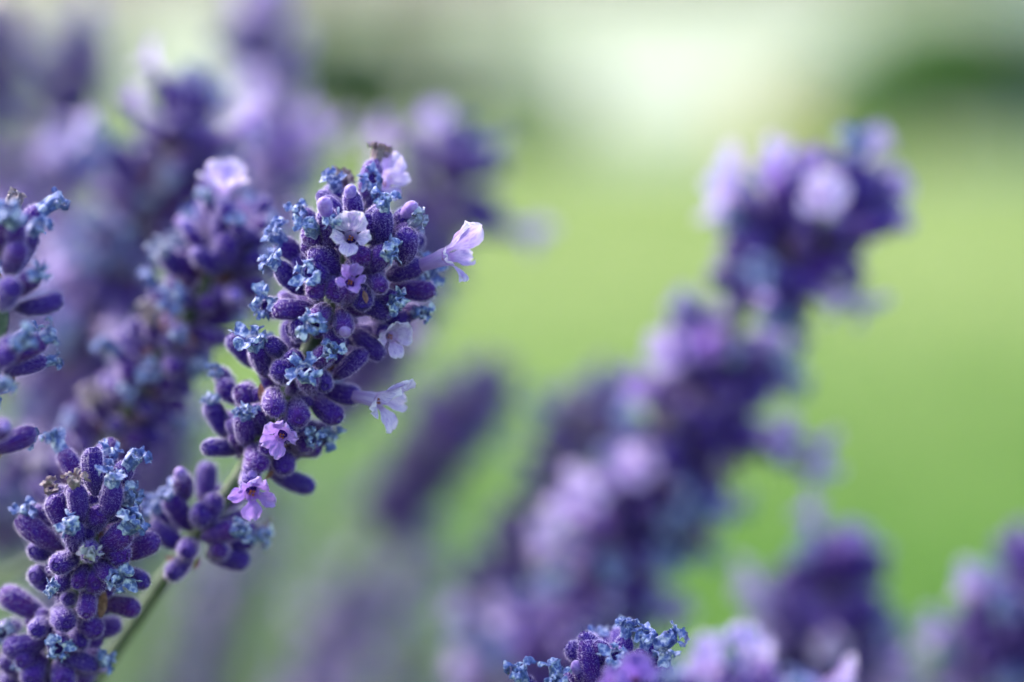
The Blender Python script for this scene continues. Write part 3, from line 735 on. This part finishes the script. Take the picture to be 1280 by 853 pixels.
def soft(label, pts, seed, n=9, types=(.55, .22, .1, .13), opens=(), spacing=4.4, gap=(), ground=(-.1, .05), scale=1.15, lump=.28, stop=None, ang=(45, 90)):
    s = Spike(label, pts, ground, seed)
    s.whorls(1, stop, spacing, n, types, gap=gap, scale=scale, lump=lump, ang=ang)
    for (x, y, dd, dx, dy, dz) in opens:
        D = s.ap[s.at_axis(x, y)][2]
        for q in range(2):
            s.at(x + s.rng.uniform(-9, 9)*q, y + s.rng.uniform(-9, 9)*q, D + dd - .003*q, RGT*(dx + .3*q) + UPV*dy + FWD*(dz - .3*q), 'open', sc_l=1.1, sc_w=1.1, csc=1.08)
    return s
# -- behind, upper side
soft('blurred violet spike ringed with whitish florets, above the soft spike with the hooded floret', [(232, 140, .455), (205, 215, .458), (165, 300, .465), (125, 390, .475), (70, 520, .495)], 31, 10, (.5, .38, .04, .08),
     opens=((280, 175, -.004, 1, .5, -.4),))
soft('very blurred dark violet spike rising against pale house wall', [(100, 60, .60), (80, 130, .605), (55, 220, .615), (25, 330, .63), (-30, 480, .66)], 32, 9, (.7, .2, .05, .05))
soft('very blurred lilac spike beside the dark violet one, flowers mostly open', [(15, 120, .66), (0, 210, .665), (-20, 320, .68), (-60, 450, .70)], 33, 7, (.3, .1, .2, .4))
soft('blurred slim violet spike standing tall before the dark rounded shrub', [(326, 30, .60), (318, 110, .605), (322, 190, .61), (316, 270, .62), (290, 380, .64)], 34, 10, (.5, .15, .15, .2))
soft('blurred lilac spike with open florets directly under the slim tall one', [(345, 185, .545), (335, 240, .55), (310, 310, .56), (270, 420, .58)], 35, 10, (.35, .1, .2, .35))
soft('blurred violet spike peeking out over the head of the sharp spike', [(568, 225, .505), (552, 260, .508), (520, 320, .515), (480, 400, .525), (420, 520, .545)], 36, 10, (.6, .2, .08, .12),
     opens=((512, 195, 0, -1, .7, 0), (632, 280, 0, 1, -.2, -.3), (548, 182, 0, -.3, 1, 0)))
soft('tip of a dark violet spike against the pale house wall, mostly cut off', [(8, -40, .60), (-5, 20, .60), (-30, 100, .61), (-60, 220, .62)], 37, 10, (.8, .15, .05, 0))
soft('blurred lilac spike behind the pale blue withered spike', [(75, 225, .52), (55, 290, .525), (25, 380, .535), (-20, 480, .55)], 38, 7, (.3, .2, .2, .3))
soft('blurred dull violet spike low behind the soft spike', [(105, 400, .50), (75, 470, .505), (40, 560, .515), (-10, 680, .53)], 39, 10, (.6, .3, .05, .05))
soft('blurred violet spike filling the gap behind two sharp spikes', [(200, 545, .56), (165, 610, .565), (120, 700, .58), (60, 820, .60)], 40, 9, (.6, .3, .05, .05))
# -- behind, middle
soft('very blurred violet spike behind the gap between sharp spike and long open flowered one', [(600, 485, .58), (570, 525, .585), (520, 595, .595), (470, 670, .61), (400, 790, .63)], 41, 10, (.75, .13, .1, .02), scale=1.15, stop=70)
soft('blurred dark slanting spike with grey blue florets, beside the long open flowered spike', [(755, 490, .53), (730, 535, .533), (690, 610, .54), (640, 700, .55), (590, 790, .565)], 42, 9, (.75, .22, .03, 0), scale=1.02)
soft('blurred lilac spike low among the grey green stems', [(450, 755, .74), (425, 810, .745), (395, 880, .755), (350, 980, .77)], 43, 7, (.3, .1, .25, .35))
soft('blurred slate violet spike next to the low lilac one', [(530, 690, .74), (515, 760, .745), (505, 840, .75), (490, 940, .76)], 44, 6, (.7, .3, 0, 0))
soft('blurred violet spike with lilac floret behind the hairy front florets', [(650, 790, .52), (630, 840, .525), (600, 910, .535), (560, 1000, .55)], 45, 9, (.6, .2, .1, .1), opens=((600, 835, -.004, -.6, .2, -1),))
soft('faint violet spike far behind the bare green stem', [(330, 620, .78), (300, 700, .79), (260, 800, .80), (210, 920, .82)], 46, 9, (.6, .2, .1, .1))
# -- the long open-flowered spike
soft('long blurred lavender spike with many pale open florets against the green lawn', [(1050, 268, .452), (1012, 298, .453), (958, 345, .455), (912, 420, .465), (880, 510, .468), (835, 600, .472), (785, 690, .477), (740, 775, .483), (690, 880, .492)], 51, 14, (.58, .26, .06, .10), lump=.15, scale=1.42,
     opens=((985, 235, 0, -.6, .9, 0), (930, 262, 0, -.8, .6, -.2), (1010, 360, -.004, .9, -.6, -.2), (1045, 365, 0, .9, -.4, 0), (855, 452, -.006, -.7, .3, -.7), (985, 548, 0, 1, -.2, -.2), (985, 572, 0, .9, -.5, .1), (950, 545, -.006, .6, .1, -1),
            (752, 618, -.006, -.6, .3, -.7), (735, 648, -.002, -.9, .1, -.3), (800, 590, -.008, -.3, .5, -1), (810, 740, -.002, .8, -.6, -.3)), gap=((56, 68),), spacing=4.2, ang=(55, 102))
# -- lower corner
soft('blurred violet spike with greyish rim below the long open flowered one', [(1048, 725, .49), (1032, 768, .492), (1008, 830, .497), (985, 910, .505), (940, 1000, .52)], 52, 13, (.6, .26, .06, .08), ang=(50, 100), scale=1.45, lump=.15, opens=((965, 745, 0, -.9, .5, 0), (985, 800, 0, -.9, .1, -.4)))
soft('blurred broad violet spike over the lawn with one pale open floret beside it', [(1300, 735, .47), (1275, 785, .472), (1245, 845, .507), (1200, 950, .52)], 53, 13, (.6, .26, .06, .08), ang=(50, 100), scale=1.4, lump=.15, opens=((1235, 755, 0, -.9, .6, 0),))
soft('small blurred violet spike low between two others over the lawn', [(1110, 820, .56), (1090, 870, .565), (1060, 950, .575)], 54, 9, (.7, .2, .05, .05))
# -- the front spikes at the lower edge
S = Spike('hairy lavender spike tip with upright blue withered florets, a blurred lilac petal before it', [(770, 835, .3585), (765, 885, .3590), (745, 960, .362), (700, 1100, .372)], seed=61)
def G(base, tip, kind='p', **kw): S.px(base, tip, kind, **kw)
G((742, 868), (734, 802), 'p', dpt=.3545); G((768, 868), (775, 812), 'bud', cvar=3, dpt=.3545, sw=1.1); G((795, 868), (800, 815), 'p', dpt=.3535)
G((775, 850), (781, 795), 'w', cvar=6, dpt=.3552); G((802, 870), (810, 812), 'w', cvar=4, dpt=.355); G((708, 900), (698, 848), 'w', cvar=7, dpt=.3535); G((725, 905), (712, 842), 'p', dpt=.357)
G((670, 900), (656, 850), 'w', cvar=3, dpt=.354); G((820, 890), (832, 832), 'w', cvar=1, dpt=.352); G((715, 905), (700, 860), 'w', cvar=2, dpt=.352)
S.at(792, 852, .334, UPV*.6 - FWD, 'openv', cvar=0); S.at(765, 868, .337, UPV*.8 - FWD, 'half')
S.whorls(6, None, 4.8, 10, types=(.6, .3, .1, 0), top=False)
S = Spike('blurred pale spike tip with creamy and lilac florets, beside the hairy spike tip', [(925, 872, .312), (920, 915, .313), (900, 990, .316), (860, 1110, .324)], seed=62)
for (x, y, D, k, cv, dx, dy) in ((868, 856, .316, 'w', 5, -.5, 1), (905, 822, .309, 'w', 7, 0, 1), (935, 848, .308, 'open', 0, .2, 1), (962, 838, .310, 'bud', 1, .5, 1), (985, 856, .312, 'w', 2, .8, .8), (890, 862, .304, 'open', 2, -.2, .6), (1020, 862, .312, 'open', 1, 1, .5), (850, 856, .312, 'w', 3, -.8, .8)):
    S.at(x, y, D, RGT*dx + UPV*dy - FWD*.2, k, cvar=cv)
S.whorls(8, None, 4.8, 10, types=(.6, .3, .1, 0), top=False)
